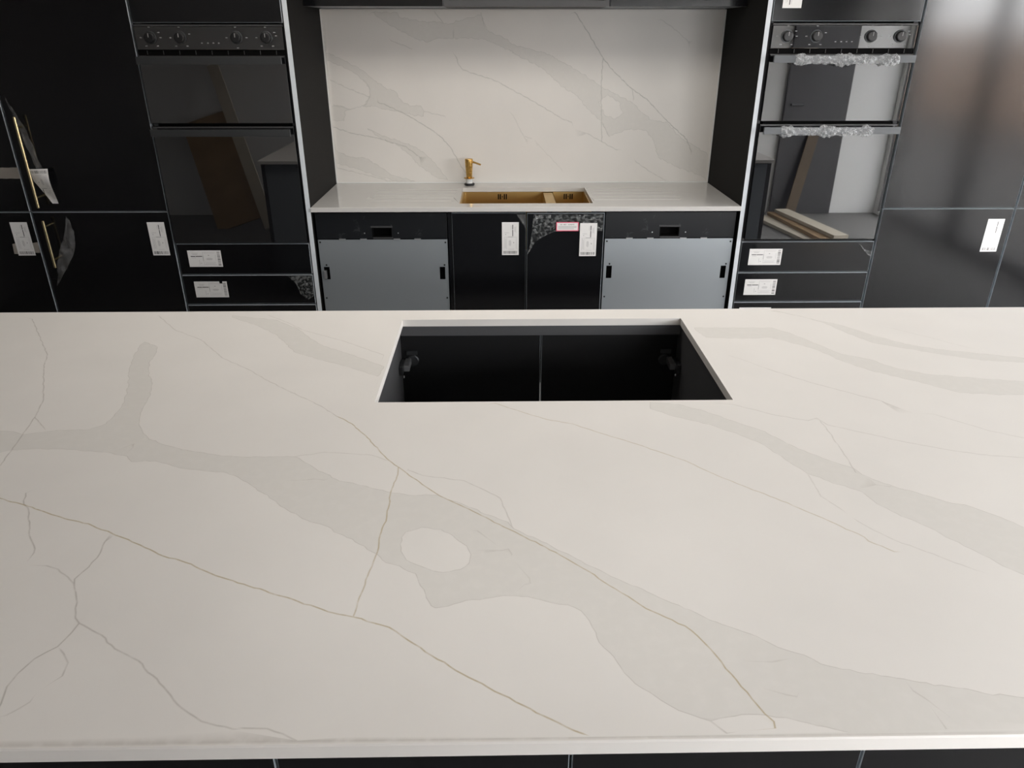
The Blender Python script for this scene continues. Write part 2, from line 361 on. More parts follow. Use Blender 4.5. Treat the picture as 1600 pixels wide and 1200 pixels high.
def quartz(name, base, vein, gold, grey, rough):
    m = bpy.data.materials.new(name); m.use_nodes = True
    nt = m.node_tree; b = nt.nodes['Principled BSDF']
    b.inputs['Roughness'].default_value = rough
    at = nt.nodes.new('ShaderNodeAttribute'); at.attribute_name = 'vein'
    sp = nt.nodes.new('ShaderNodeSeparateColor'); nt.links.new(at.outputs['Color'], sp.inputs[0])
    tc = nt.nodes.new('ShaderNodeTexCoord')
    n1 = nt.nodes.new('ShaderNodeTexNoise'); n1.inputs['Scale'].default_value = 5; n1.inputs['Detail'].default_value = 6
    n2 = nt.nodes.new('ShaderNodeTexNoise'); n2.inputs['Scale'].default_value = 55; n2.inputs['Detail'].default_value = 4
    for n in (n1, n2): nt.links.new(tc.outputs['Object'], n.inputs['Vector'])

    def mix(a, c, fac):
        x = nt.nodes.new('ShaderNodeMix'); x.data_type = 'RGBA'
        for s, val in ((0, fac), (6, a), (7, c)):
            if isinstance(val, tuple): x.inputs[s].default_value = (*val, 1)
            elif isinstance(val, float): x.inputs[s].default_value = val
            else: nt.links.new(val, x.inputs[s])
        return x.outputs[2]

    def math_(op, a, c):
        x = nt.nodes.new('ShaderNodeMath'); x.operation = op; x.use_clamp = True
        for s, val in ((0, a), (1, c)):
            if isinstance(val, float): x.inputs[s].default_value = val
            else: nt.links.new(val, x.inputs[s])
        return x.outputs[0]
    cloud = nt.nodes.new('ShaderNodeMapRange'); cloud.inputs['From Min'].default_value = 0.35; cloud.inputs['From Max'].default_value = 0.7
    nt.links.new(n1.outputs['Fac'], cloud.inputs['Value'])
    c0 = mix(base, tuple(c * 0.965 for c in base), cloud.outputs[0])
    f = math_('MULTIPLY', sp.outputs[0], math_('ADD', n2.outputs['Fac'], 0.45))
    c1 = mix(c0, vein, f)
    brk = nt.nodes.new('ShaderNodeMapRange'); brk.inputs['From Min'].default_value = 0.3; brk.inputs['From Max'].default_value = 0.55
    brk.inputs['To Min'].default_value = 0.45
    nt.links.new(n2.outputs['Fac'], brk.inputs['Value'])
    c2 = mix(c1, grey, math_('MULTIPLY', sp.outputs[2], brk.outputs[0]))
    c3 = mix(c2, gold, math_('MULTIPLY', sp.outputs[1], brk.outputs[0]))
    nt.links.new(c3, b.inputs['Base Color'])
    return m


M = {}
M['charcoal'] = mat('charcoal_satin_door', (0.004, 0.004, 0.005), 0.13, ior=1.6, noise=(3.0, 0.12, 0.03))
M['edge'] = mat('pale_edge_banding', (0.30, 0.33, 0.36), 0.4)
M['panel_side'] = mat('charcoal_end_panel', (0.013, 0.0125, 0.012), 0.6, spec=0.05)
M['core'] = mat('white_panel_edge', (0.66, 0.70, 0.74), 0.45)
M['carcass'] = mat('anthracite_carcass', (0.065, 0.065, 0.068), 0.5)
M['carcass_rail'] = mat('grey_carcass_rail', (0.09, 0.09, 0.095), 0.45)
M['glass_black'] = mat('black_oven_glass', (0.004, 0.004, 0.005), 0.015, ior=2.4)
M['void'] = mat('dark_recess', (0.002, 0.002, 0.002), 0.8, spec=0.1)
M['steel'] = brushed('dark_brushed_steel', (0.115, 0.12, 0.125), 0.5, (1, 40, 40))
M['dw_metal'] = dusty('galvanised_steel_sheet', (0.46, 0.50, 0.53), 0.47, (0.66, 0.69, 0.71), 11, 0.66, 0.9, metal=0.8)
M['galv'] = mat('bright_zinc', (0.7, 0.71, 0.72), 0.35, 0.9)
M['plastic'] = dusty('black_moulded_plastic', (0.005, 0.006, 0.008), 0.4, (0.12, 0.12, 0.125), 22, 0.60, 0.85)
M['plastic_plain'] = mat('black_plastic', (0.012, 0.012, 0.013), 0.35)
M['lip'] = mat('charcoal_plastic_lip', (0.05, 0.05, 0.052), 0.4)
M['gold'] = brushed('brushed_brass', (0.68, 0.43, 0.13), 0.28, (1, 1, 30))
M['brass_sink'] = brushed('brass_sink_steel', (0.62, 0.43, 0.17), 0.38, (1, 1, 1))
M['pale_brass'] = brushed('pale_brass_bar', (0.80, 0.68, 0.40), 0.25, (1, 1, 30))
M['clear'] = mat('milky_clear_plastic', (0.75, 0.77, 0.76), 0.15)
M['rubber'] = mat('black_rubber', (0.01, 0.01, 0.01), 0.5)
M['paper'] = mat('white_label_paper', (0.80, 0.79, 0.78), 0.45)
M['ink'] = mat('black_label_ink', (0.05, 0.05, 0.05), 0.5)
M['ink_mid'] = mat('grey_label_ink', (0.34, 0.33, 0.33), 0.5)
M['ink_pale'] = mat('pale_label_print', (0.56, 0.55, 0.55), 0.5)
M['red'] = mat('red_label_ink', (0.75, 0.10, 0.17), 0.5)
M['pink'] = mat('pink_label_paper', (0.85, 0.62, 0.68), 0.5)
M['tape'] = mat('beige_masking_tape', (0.30, 0.27, 0.24), 0.6)
M['film'] = film_mat('clear_protective_film', 0.03, 0.8, (0.58, 0.60, 0.60), 0.08, 80, 0.47)
M['film_haze'] = film_mat('hazy_protective_film', 0.12, 0.42, (0.42, 0.42, 0.42))
M['wrap'] = film_mat('crumpled_clear_wrap', 0.10, 0.75, (0.75, 0.77, 0.78), 0.08, 60)
M['seal'] = mat('white_silicone', (0.75, 0.75, 0.73), 0.35)
M['mark'] = mat('pale_dial_print', (0.32, 0.32, 0.32), 0.5)
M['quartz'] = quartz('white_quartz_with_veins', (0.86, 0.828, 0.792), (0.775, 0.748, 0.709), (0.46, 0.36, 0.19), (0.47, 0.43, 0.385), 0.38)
M['quartz_polished_shaded'] = quartz('polished_quartz_shaded', (0.60, 0.587, 0.565), (0.54, 0.55, 0.52), (0.42, 0.33, 0.19), (0.40, 0.39, 0.36), 0.08)  # same stone, base greyed to put the worktop's shade into the colour
M['plaster'] = mat('pink_bare_plaster', (0.45, 0.40, 0.36), 0.85, noise=(2.0, 0.12, 0.05))
M['dark_wall'] = mat('darkened_left_wall', (0.17, 0.165, 0.16), 0.7)  # unseen left wall coloured dark so the left doors mirror less light
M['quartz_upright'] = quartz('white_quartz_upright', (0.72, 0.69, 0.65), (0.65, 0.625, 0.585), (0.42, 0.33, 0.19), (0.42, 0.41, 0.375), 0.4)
M['wall'] = mat('white_wall_paint', (0.82, 0.82, 0.81), 0.7, bump=(60, 0.05))
M['ceiling'] = mat('white_ceiling_paint', (0.86, 0.85, 0.83), 0.8)
M['floor'] = mat('pale_concrete_floor', (0.19, 0.187, 0.183), 0.75, spec=0.2, noise=(2.5, 0.12, 0.05))
M['frame'] = mat('black_window_frame', (0.02, 0.021, 0.023), 0.35)
M['door_dark'] = mat('dark_grey_door', (0.07, 0.07, 0.075), 0.45)
M['pane'] = None
M['paving'] = mat('grey_patio_paving', (0.075, 0.073, 0.07), 0.8, noise=(1.5, 0.2, 0.05))
M['brick'] = mat('warm_garden_wall', (0.36, 0.26, 0.20), 0.85, noise=(4, 0.25, 0.05))
M['wood'] = mat('brown_board', (0.36, 0.24, 0.13), 0.6, noise=(7, 0.25, 0.05))
M['wood_dark'] = mat('dark_brown_board', (0.13, 0.095, 0.06), 0.6, noise=(7, 0.25, 0.05))
M['wood_pale'] = mat('pale_board', (0.62, 0.56, 0.46), 0.6, noise=(7, 0.15, 0.05))


def pane_mat():
    m = bpy.data.materials.new('clear_window_glass'); m.use_nodes = True
    nt = m.node_tree; out = nt.nodes['Material Output']
    nt.nodes.remove(nt.nodes['Principled BSDF'])
    tr = nt.nodes.new('ShaderNodeBsdfTransparent'); gl = nt.nodes.new('ShaderNodeBsdfGlossy'); gl.inputs['Roughness'].default_value = 0.02
    mx = nt.nodes.new('ShaderNodeMixShader'); mx.inputs[0].default_value = 0.05
    nt.links.new(tr.outputs[0], mx.inputs[1]); nt.links.new(gl.outputs[0], mx.inputs[2])
    nt.links.new(mx.outputs[0], out.inputs[0])
    return m


M['pane'] = pane_mat()

# ------------------------------------------------------------------ the room
bm = bmesh.new(); box(bm, -3.45, 3.85, -0.85, 4.15, -0.1, 0.0); structure('floor', bm, M['floor'])
bm = cut_sheet(-3.45, 3.85, -0.85, 4.15, 0, [], 0.1)
for v in bm.verts: v.co = (v.co.x, v.co.z, 2.62 - v.co.y)
bmesh.ops.recalc_face_normals(bm, faces=bm.faces[:])
structure('ceiling', bm, M['ceiling'])
bm = bmesh.new(); box(bm, -3.45, 3.85, 3.96, 4.15, 0, 2.52); structure('wall_back', bm, M['wall'])
bm = bmesh.new(); box(bm, -3.45, -3.30, -0.85, 3.96, 0, 2.52); structure('wall_left', bm, M['dark_wall'])


def cut_wall(x0, x1, z0, z1, y0, y1, hole, along_y=None):
    bm = cut_sheet(x0, x1, z0, z1, y0, [hole], y1 - y0)
    if along_y is not None:      # turn the sheet into a wall that runs along y
        for v in bm.verts: v.co = (along_y + (v.co.y - y0), v.co.x, v.co.z)
        bmesh.ops.recalc_face_normals(bm, faces=bm.faces[:])
    return bm


structure('wall_rear', cut_wall(-3.30, 3.70, 0, 2.52, -0.85, -0.65, (0.85, 2.45, 0.95, 1.69)), M['wall'])
structure('wall_right', cut_wall(-0.65, 3.96, 0, 2.52, 0, 0.15, (-0.58, 3.02, 0.03, 2.14), along_y=3.70), M['wall'])

# glazed doors in the right wall, and the glazed bay with a dark door behind the camera
w1 = bpy.data.objects.new('window_1', None); COL.objects.link(w1); w1['kind'] = 'structure'; w1['_o'] = [0, 0, 0]
ys = [-0.58, 0.62, 1.82, 3.02]
for a, b in zip(ys, ys[1:]):
    f = bmesh.new()
    for q in ((a + .01, a + .075, .03, 2.14), (b - .075, b - .01, .03, 2.14), (a + .075, b - .075, .03, .12), (a + .075, b - .075, 2.06, 2.14)):
        box(f, 3.72, 3.78, q[0], q[1], q[2], q[3])
    bmesh.ops.remove_doubles(f, verts=f.verts, dist=1e-5)
    obj('window_frame', f, M['frame'], w1)
    obj('pane', Bx(3.747, 3.753, a + .07, b - .07, .115, 2.065), M['pane'], w1)
w2 = bpy.data.objects.new('window_2', None); COL.objects.link(w2); w2['kind'] = 'structure'; w2['_o'] = [0, 0, 0]
for a, b in ((0.85, 1.65), (1.65, 2.45)):
    f = cut_sheet(a, b, 0.95, 1.69, -0.80, [(a + .04, b - .04, 0.99, 1.65)], 0.06)
    obj('window_frame', f, M['frame'], w2)
    obj('pane', Bx(a + .035, b - .035, -.773, -.767, .985, 1.655), M['pane'], w2)
d1 = structure('door_1', Bx(2.65, 3.24, -0.648, -0.61, 0.004, 2.13, bevel=0.003), M['door_dark'])
obj('door_handle', Bx(2.70, 2.82, -0.609, -0.585, 1.0, 1.02, bevel=0.004), M['steel'], d1)
bm = bmesh.new(); box(bm, -12, 22, -16, 14, -0.3, -0.12); structure('ground', bm, M['paving'])
bm = bmesh.new(); box(bm, 10.5, 10.75, -16, 14, -0.12, 1.75); structure('wall_garden', bm, M['brick'])

# ------------------------------------------------------------------ stone slabs with veins
def jag(pts, step, amp, r):
    """polyline -> finely stepped, slightly wandering polyline"""
    out = [pts[0]]
    for (x0, y0), (x1, y1) in zip(pts, pts[1:]):
        L = math.hypot(x1 - x0, y1 - y0)
        n = max(1, int(L / step))
        nx, ny = (-(y1 - y0) / (L + 1e-9), (x1 - x0) / (L + 1e-9))
        ph = r.uniform(0, 6.28)
        for k in range(1, n + 1):
            t = k / n
            w = 0 if k == n else amp * (r.uniform(-1, 1) + 0.8 * math.sin(ph + t * L * 140)) * min(1, L * 30)
            out.append((x0 + (x1 - x0) * t + nx * w, y0 + (y1 - y0) * t + ny * w))
    return out


def offset_rows(pts, d):
    a, b = [], []
    n = len(pts)
    for i, (x, y) in enumerate(pts):
        x0, y0 = pts[max(i - 1, 0)]; x1, y1 = pts[min(i + 1, n - 1)]
        L = math.hypot(x1 - x0, y1 - y0) + 1e-9
        nx, ny = -(y1 - y0) / L, (x1 - x0) / L
        a.append((x + nx * d, y + ny * d)); b.append((x - nx * d, y - ny * d))
    return a, b


def seg_dist(P, poly):
    """distance of points P (n,2) to a polyline"""
    A = np.array(poly[:-1]); B = np.array(poly[1:])
    best = np.full(len(P), 9.0)
    for a, b in zip(A, B):
        ab = b - a
        t = np.clip(((P - a) @ ab) / (ab @ ab + 1e-12), 0, 1)
        q = P - (a + t[:, None] * ab)
        best = np.minimum(best, np.hypot(q[:, 0], q[:, 1]))
    return best


def inside(P, poly):
    c = np.zeros(len(P), bool)
    x, y = P[:, 0], P[:, 1]
    for (x0, y0), (x1, y1) in zip(poly, poly[1:] + poly[:1]):
        k = (y0 > y) != (y1 > y)
        c ^= k & (x < (x1 - x0) * (y - y0) / ((y1 - y0) if y1 != y0 else 1e-12) + x0)
    return c


def slab(name, rect, hole, thick, place, material, veins, width, ch, seed, grooves=(), parent=None):
    """a stone slab in its own (u, v) plane; 'place' maps (u, v, w) into the room, w < 0 into the stone"""
    r = random.Random(seed)
    u0, u1, v0, v1 = rect
    iu0, iu1, iv0, iv1 = u0 + ch, u1 - ch, v0 + ch, v1 - ch
    e = 0.004

    def ok(p):
        if not (iu0 + e < p[0] < iu1 - e and iv0 + e < p[1] < iv1 - e): return False
        return hole is None or not (hole[0] - e < p[0] < hole[1] + e and hole[2] - e < p[1] < hole[3] + e)
    verts, edges = [], []

    def ring(pts):
        i = len(verts); verts.extend(Vector(p) for p in pts); edges.extend((i + k, i + (k + 1) % len(pts)) for k in range(len(pts)))

    def row(pts):
        prev = None
        for p in pts:
            if ok(p):
                verts.append(Vector(p)); c = len(verts) - 1
                if prev is not None: edges.append((prev, c))
                prev = c
            else: prev = None
    ring([(iu0, iv0), (iu1, iv0), (iu1, iv1), (iu0, iv1)])
    if hole: ring([(hole[0], hole[2]), (hole[1], hole[2]), (hole[1], hole[3]), (hole[0], hole[3])])
    regs, isl, lines = [], [], []
    for src, dst in ((veins['regions'], regs), (veins['islets'], isl)):
        for poly in src:
            q = jag(poly + [poly[0]], 0.008, width * 0.8, r)
            dst.append(q[:-1])
            a, b = offset_rows(q, width * 0.6)
            row(a); row(b); row(q)
    for t, s, pts in veins['lines']:
        q = jag(pts, 0.009, width * 0.45, r)
        lines.append((t, s, q))
        a, b = offset_rows(q, width)
        row(a); row(b); row(q)
    gl = []
    for p, q in grooves:
        n = max(2, int(math.dist(p, q) / 0.02))
        g = [(p[0] + (q[0] - p[0]) * k / n, p[1] + (q[1] - p[1]) * k / n) for k in range(n + 1)]
        gl.append(g)
        for d in (0.0055, 0.0020):
            a, b = offset_rows(g, d); row(a); row(b)
    st = 0.05
    for i in range(int((u1 - u0) / st)):
        for j in range(int((v1 - v0) / st)):
            p = (u0 + st * (i + 0.5 + 0.3 * r.uniform(-1, 1)), v0 + st * (j + 0.5 + 0.3 * r.uniform(-1, 1)))
            if ok(p): verts.append(Vector(p))
    co, ed, fa, *_ = delaunay_2d_cdt(verts, edges, [], 0, 1e-6, False)
    P = np.array([(c.x, c.y) for c in co])
    fill = np.zeros(len(P)); gold = np.zeros(len(P)); grey = np.zeros(len(P))
    for q in regs:
        d = seg_dist(P, q + [q[0]]); s = np.where(inside(P, q), d, -d)
        fill = np.maximum(fill, np.clip(0.5 + s / (width * 1.2), 0, 1))
        grey = np.maximum(grey, 0.55 * np.clip(1 - d / (width * 0.6), 0, 1))
    for q in isl:
        d = seg_dist(P, q + [q[0]]); s = np.where(inside(P, q), d, -d)
        fill = np.minimum(fill, 1 - np.clip(0.5 + s / (width * 1.2), 0, 1))
        grey = np.maximum(grey, 0.55 * np.clip(1 - d / (width * 0.6), 0, 1))
    for t, s, q in lines:
        d = seg_dist(P, q); val = s * np.clip(1 - d / width, 0, 1)
        if t == 'g': gold = np.maximum(gold, val)
        else: grey = np.maximum(grey, val)
    dep = np.zeros(len(P))
    for g in gl:
        dep = np.maximum(dep, np.where(seg_dist(P, g) < 0.0030, 0.004, 0))
    bm = bmesh.new()
    lay = bm.verts.layers.float_color.new('vein')
    bv = []
    for k, (u, v) in enumerate(P):
        x = bm.verts.new(place(u, v, -dep[k])); x[lay] = (fill[k], gold[k], grey[k], 1); bv.append(x)
    for f in fa:
        c = (P[f[0]] + P[f[1]] + P[f[2]]) / 3
        if hole and hole[0] < c[0] < hole[1] and hole[2] < c[1] < hole[3]: continue
        if not (iu0 < c[0] < iu1 and iv0 < c[1] < iv1): continue
        a_ = (P[f[1]] - P[f[0]]); b_ = (P[f[2]] - P[f[0]])
        if a_[0] * b_[1] - a_[1] * b_[0] < 0: f = f[::-1]
        try: bm.faces.new([bv[i] for i in f])
        except ValueError: pass

    def loop_faces(loops, flip=False):
        R = [[bm.verts.new(place(*p)) for p in L] for L in loops]
        for A, B in zip(R, R[1:]):
            for k in range(4):
                q = (A[k], B[k], B[(k + 1) % 4], A[(k + 1) % 4])
                bm.faces.new(q[::-1] if flip else q)
        return R
    cor = lambda a, b, c, d, w: [(a, c, w), (b, c, w), (b, d, w), (a, d, w)]
    nv = len(bm.verts)
    R = loop_faces([cor(iu0, iu1, iv0, iv1, 0), cor(u0, u1, v0, v1, -ch), cor(u0, u1, v0, v1, -thick)])
    if hole:
        H = loop_faces([cor(*hole, 0), cor(*hole, -thick)], True)
        for k in range(4):
            bm.faces.new((R[-1][k], H[-1][k], H[-1][(k + 1) % 4], R[-1][(k + 1) % 4]))
    else:
        bm.faces.new(R[-1][::-1])
    for v in list(bm.verts)[nv:]: v[lay] = (0, 0, 0, 1)
    for v in [v for v in bm.verts if not v.link_faces]: bm.verts.remove(v)
    bmesh.ops.remove_doubles(bm, verts=bm.verts, dist=2e-6)
    return obj(name, bm, material, parent, loc=place((u0 + u1) / 2, (v0 + v1) / 2, -thick))


NO_VEINS = {'regions': [], 'islets': [], 'lines': []}
tag(slab('island_worktop', (-1.475, 1.70, 0.563, 1.968), (-0.265, 0.4915, 1.394, 1.891), 0.0195,
         lambda u, v, w: (u, v, 0.9 + w), M['quartz'], ISLAND_VEINS, 0.0017, 0.0018, 3),
    'broad white quartz island worktop with grey veins and a rectangular cutout', 'worktop')
GR = [((-0.597, 3.755), (-0.208, 3.752)), ((-0.597, 3.692), (-0.211, 3.690)), ((-0.593, 3.614), (-0.214, 3.615)),
      ((-0.593, 3.544), (-0.216, 3.543)), ((-0.588, 3.470), (-0.224, 3.469)),
      ((0.454, 3.780), (0.784, 3.790)), ((0.454, 3.712), (0.850, 3.718)), ((0.447, 3.641), (0.846, 3.646)),
      ((0.444, 3.566), (0.842, 3.570)), ((0.441, 3.488), (0.845, 3.490))]
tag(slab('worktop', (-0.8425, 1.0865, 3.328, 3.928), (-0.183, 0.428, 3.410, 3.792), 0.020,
         lambda u, v, w: (u, v, 0.9 + w), M['quartz_polished_shaded'],
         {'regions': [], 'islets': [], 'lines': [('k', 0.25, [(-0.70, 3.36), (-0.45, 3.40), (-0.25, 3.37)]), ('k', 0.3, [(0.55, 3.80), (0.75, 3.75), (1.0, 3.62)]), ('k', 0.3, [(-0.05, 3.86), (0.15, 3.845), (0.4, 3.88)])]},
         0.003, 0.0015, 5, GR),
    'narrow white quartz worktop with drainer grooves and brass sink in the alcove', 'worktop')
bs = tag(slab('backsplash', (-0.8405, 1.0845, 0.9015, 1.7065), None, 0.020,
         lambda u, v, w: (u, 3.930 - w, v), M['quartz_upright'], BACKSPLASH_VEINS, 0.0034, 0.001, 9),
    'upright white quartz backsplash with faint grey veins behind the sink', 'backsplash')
for nm, q in (('sealant_bead', (-0.8425, -0.8365, 3.921, 3.9285, 0.906, 1.706)), ('sealant_bead', (1.0805, 1.0865, 3.921, 3.9285, 0.906, 1.706)),
              ('sealant_bead', (-0.8425, 1.0865, 3.9215, 3.9285, 0.9005, 0.9055))):
    obj(nm, Bx(*q), M['seal'], bs)

# ------------------------------------------------------------------ tall units, end panels
YF = 3.335


def end_panel(x0, x1, label):
    bm = front_panel(x0, x1, YF, 3.955, 0.0, 2.42, 0.0006, 1, 0)
    return tag(obj('end_panel', bm, [M['panel_side'], M['core']], loc=((x0 + x1) / 2, YF, 0)), label, 'panel', 'end panels beside the alcove')


end_panel(-0.8645, -0.8435, 'tall charcoal end panel with pale front edge, left of the sink alcove')
end_panel(1.0875, 1.1075, 'tall charcoal end panel with pale front edge, right of the sink alcove')


def carcass(bm, x0, x1, z0, z1, y0=3.36, y1=3.95, t=0.018):
    box(bm, x0, x0 + t, y0, y1, z0, z1); box(bm, x1 - t, x1, y0, y1, z0, z1)
    box(bm, x0 + t, x1 - t, y1 - t, y1, z0, z1)
    box(bm, x0 + t, x1 - t, y0, y1 - t, z0, z0 + t); box(bm, x0 + t, x1 - t, y0, y1 - t, z1 - t, z1)


def plinth(t, x0, x1):
    obj('plinth', Bx(x0, x1, 3.40, 3.42, 0.001, 0.145), M['charcoal'], t)


def tall_unit(x0, x1, zs, label, group=None):
    t = root('tall_cabinet', ((x0 + x1) / 2, 3.65, 0), label, 'cabinet', group)
    c = bmesh.new(); carcass(c, x0 + .001, x1 - .001, 0.15, 2.40)
    bmesh.ops.remove_doubles(c, verts=c.verts, dist=1e-5)
    obj('carcass', c, M['carcass'], t)
    ds = []
    for a, b in zip(zs, zs[1:]):
        ds.append(obj('door', front_panel(x0 + .002, x1 - .002, YF, 3.355, a + .002, b - .002), [M['charcoal'], M['edge']], t))
    plinth(t, x0 + .001, x1 - .001)
    return t, ds


def bar_handle(door, x, z0, z1, s):
    h = obj('handle', Ln([(0.0045, 0), (0.006, 0.0015), (0.006, z1 - z0 - .0015), (0.0045, z1 - z0)], (x, 3.297, z0), 'z', 14), M['pale_brass'], door, smooth=False, label='slim brass bar handle')
    for z in s:
        obj('handle_post', Ln([(0.0045, 0), (0.0045, 0.036)], (x, 3.2985, z), 'y', 10), M['pale_brass'], h)


tl, dl = tall_unit(-2.081, -1.4775, (0.15, 0.884, 2.40), 'tall charcoal cabinet with two slim brass handles, left of left ovens')
bar_handle(dl[1], -2.0205, 0.909, 1.287, (0.952, 1.245))
bar_handle(dl[0], -2.0175, 0.640, 0.853, (0.675, 0.826))
tall_unit(-2.69, -2.085, (0.15, 0.884, 2.40), 'charcoal cabinet at the far left edge with masking tape across its doors')
tall_unit(1.7325, 2.337, (0.15, 0.887, 2.40), 'tall charcoal cabinet with handleless doors, right of the film-wrapped ovens')
tall_unit(2.341, 2.95, (0.15, 0.887, 2.40), 'charcoal cabinet at the far right edge beside the handleless tall one')


def oven_tower(x0, x1, zt, label):
    t = root('oven_cabinet', ((x0 + x1) / 2, 3.65, 0), label, 'cabinet', 'tall cabinets housing the ovens')
    c = bmesh.new(); carcass(c, x0 + .001, x1 - .001, 0.15, 2.40)
    bmesh.ops.remove_doubles(c, verts=c.verts, dist=1e-5)
    obj('carcass', c, M['carcass'], t)
    sh = bmesh.new(); box(sh, x0 + .019, x1 - .019, 3.36, 3.93, .718, .737); obj('shelf', sh, M['carcass'], t)
    obj('door', front_panel(x0 + .003, x1 - .003, YF, 3.355, zt, 2.398, 0.002), [M['charcoal'], M['edge']], t)
    for a, b in ((0.593, 0.738), (0.449, 0.591), (0.30, 0.446), (0.152, 0.298)):
        obj('drawer', front_panel(x0 + .003, x1 - .003, YF, 3.355, a + .0015, b - .0015, 0.002), [M['charcoal'], M['edge']], t)
    plinth(t, x0 + .001, x1 - .001)
    return t


oven_tower(-1.4745, -0.8665, 1.640, 'tall charcoal cabinet housing the bare-handled ovens, left of the alcove')
oven_tower(1.110, 1.7285, 1.647, 'tall charcoal cabinet housing the film-wrapped ovens, right of the alcove')


# ------------------------------------------------------------------ ovens
def make_oven(x0, label):
    x1 = x0 + 0.595
    t = root('double_oven', ((x0 + x1) / 2, 3.6, 0.744), label, 'oven', 'built-in double ovens')
    obj('body', Bx(x0 + .02, x1 - .02, 3.352, 3.88, 0.746, 1.622), M['void'], t)
    obj('top_trim', Bx(x0, x1, 3.330, 3.350, 1.627, 1.634, bevel=0.001), M['lip'], t)
    obj('control_panel', Bx(x0, x1, 3.328, 3.350, 1.541, 1.6255, bevel=0.0012), M['glass_black'], t)
    for dx in (0.062, 0.182, 0.4075, 0.528):
        cx, cz = x0 + dx, 1.586
        k = obj('knob', Ln([(0.0205, 0.0), (0.0205, -0.014), (0.019, -0.0185), (0.016, -0.0195)], (cx, 3.3265, cz), 'y', 28), M['plastic_plain'], t)
        obj('knob_ring', Ln([(0.0245, 0.0005), (0.0245, -0.003), (0.0225, -0.0035), (0.0210, -0.0035), (0.0210, 0.0005)], (cx, 3.3275, cz), 'y', 28), M['steel'], k)
        obj('pointer', Bx(cx - .0012, cx + .0012, 3.3055, 3.3075, cz + .001, cz + .016), M['mark'], k)
    mk = bmesh.new()
    for n, dx in enumerate((0.062, 0.182, 0.4075, 0.528)):
        for a in ((90, 30, 0, 180, 305, 235), (90, 180, 20, 305, 235), (90, 180, 0, 270), (90, 30, 10, 180, 305, 235))[n]:
            q = math.radians(a); r = 0.040
            px, pz = x0 + dx + r * math.cos(q), 1.586 + r * 0.95 * math.sin(q)
            box(mk, px - .004, px + .004, 3.3274, 3.3279, pz - .0016, pz + .0016)
    for dx in (0.265, 0.289, 0.311, 0.333):
        box(mk, x0 + dx - .003, x0 + dx + .003, 3.3274, 3.3279, 1.564, 1.5675)
    obj('dial_print', mk, M['mark'], t, kind='stuff')
    obj('vent_slot', cut_sheet(x0, x1, 1.520, 1.5405, 3.334, [], 0.012), M['void'], t)
    vs = bmesh.new()
    for i in range(9):
        box(vs, x0 + .035 + i * .0655, x0 + .037 + i * .0655, 3.331, 3.3335, 1.523, 1.538)
    obj('vent_fin', vs, M['lip'], t, kind='stuff')
    for nm, za, zb, hz in (('door', 1.2575, 1.5195, 1.4875), ('door', 0.7455, 1.2455, 1.2085)):
        d = obj(nm, Bx(x0, x1, 3.322, 3.350, za, zb, bevel=0.0012), M['glass_black'], t)
        obj('door_rail', Bx(x0 + .004, x1 - .004, 3.3205, 3.3216, zb - .0075, zb - .0015), M['lip'], d)
        h = obj('handle', Bx(x0 + .006, x1 - .006, 3.279, 3.291, hz, hz + .0285, bevel=0.0012), M['steel'], d)
        for xx in (x0 + .03, x1 - .048):
            obj('handle_bracket', Bx(xx, xx + .018, 3.291, 3.3215, hz + .005, hz + .0235), M['plastic_plain'], h)
    return t


oven = make_oven(-1.4680, 'black glass double oven with bare handles, left of the alcove')
copy_tree(oven, (2.5875, 0, 0.006), 'black glass double oven with film-wrapped handles, right of the alcove')


# crumpled clear film
def wrap(name, x0, x1, zc, label, seed, ry=0.017, rz=0.021):
    r = random.Random(seed)
    bm = bmesh.new()
    n, m = 150, 22
    ph = [r.uniform(0, 6.28) for _ in range(14)]
    rings = []
    for i in range(n + 1):
        t = i / n
        x = x0 + (x1 - x0) * t
        env = 0.78 + 0.16 * math.sin(13 * t + ph[0]) + 0.14 * math.sin(29 * t + ph[1]) + 0.10 * math.sin(57 * t + ph[2])
        env *= min(1.0, 0.72 + 6 * t, 0.72 + 6 * (1 - t))
        ring = []
        for k in range(m):
            a = 2 * PI * k / m
            q = env * (1 + 0.16 * math.sin(3 * a + 40 * t + ph[3]) + 0.13 * math.sin(5 * a - 75 * t + ph[4]) + r.uniform(-.13, .13))
            dz = rz * q * math.sin(a); dy = ry * q * math.cos(a)
            if abs(dz) < 0.0158 and abs(dy) < 0.0075:
                s = min(0.0158 / (abs(dz) + 1e-6), 0.0078 / (abs(dy) + 1e-6)); dz *= s; dy *= s
            ring.append(bm.verts.new((x + r.uniform(-.0012, .0012), 3.285 + dy, zc - 0.003 + dz)))
        rings.append(ring)
    for A, B in zip(rings, rings[1:]):
        for k in range(m):
            bm.faces.new((A[k], A[(k + 1) % m], B[(k + 1) % m], B[k]))
    return tag(obj(name, bm, M['wrap'], loc=((x0 + x1) / 2, 3.285, zc)), label, 'plastic wrap', 'crumpled film on the oven handles')


wrap('plastic_wrap', 1.212, 1.642, 1.508, 'crumpled clear plastic wrap around the upper handle of the right oven', 4)
wrap('plastic_wrap', 1.196, 1.592, 1.2285, 'crumpled clear plastic wrap around the lower handle of the right oven', 8)


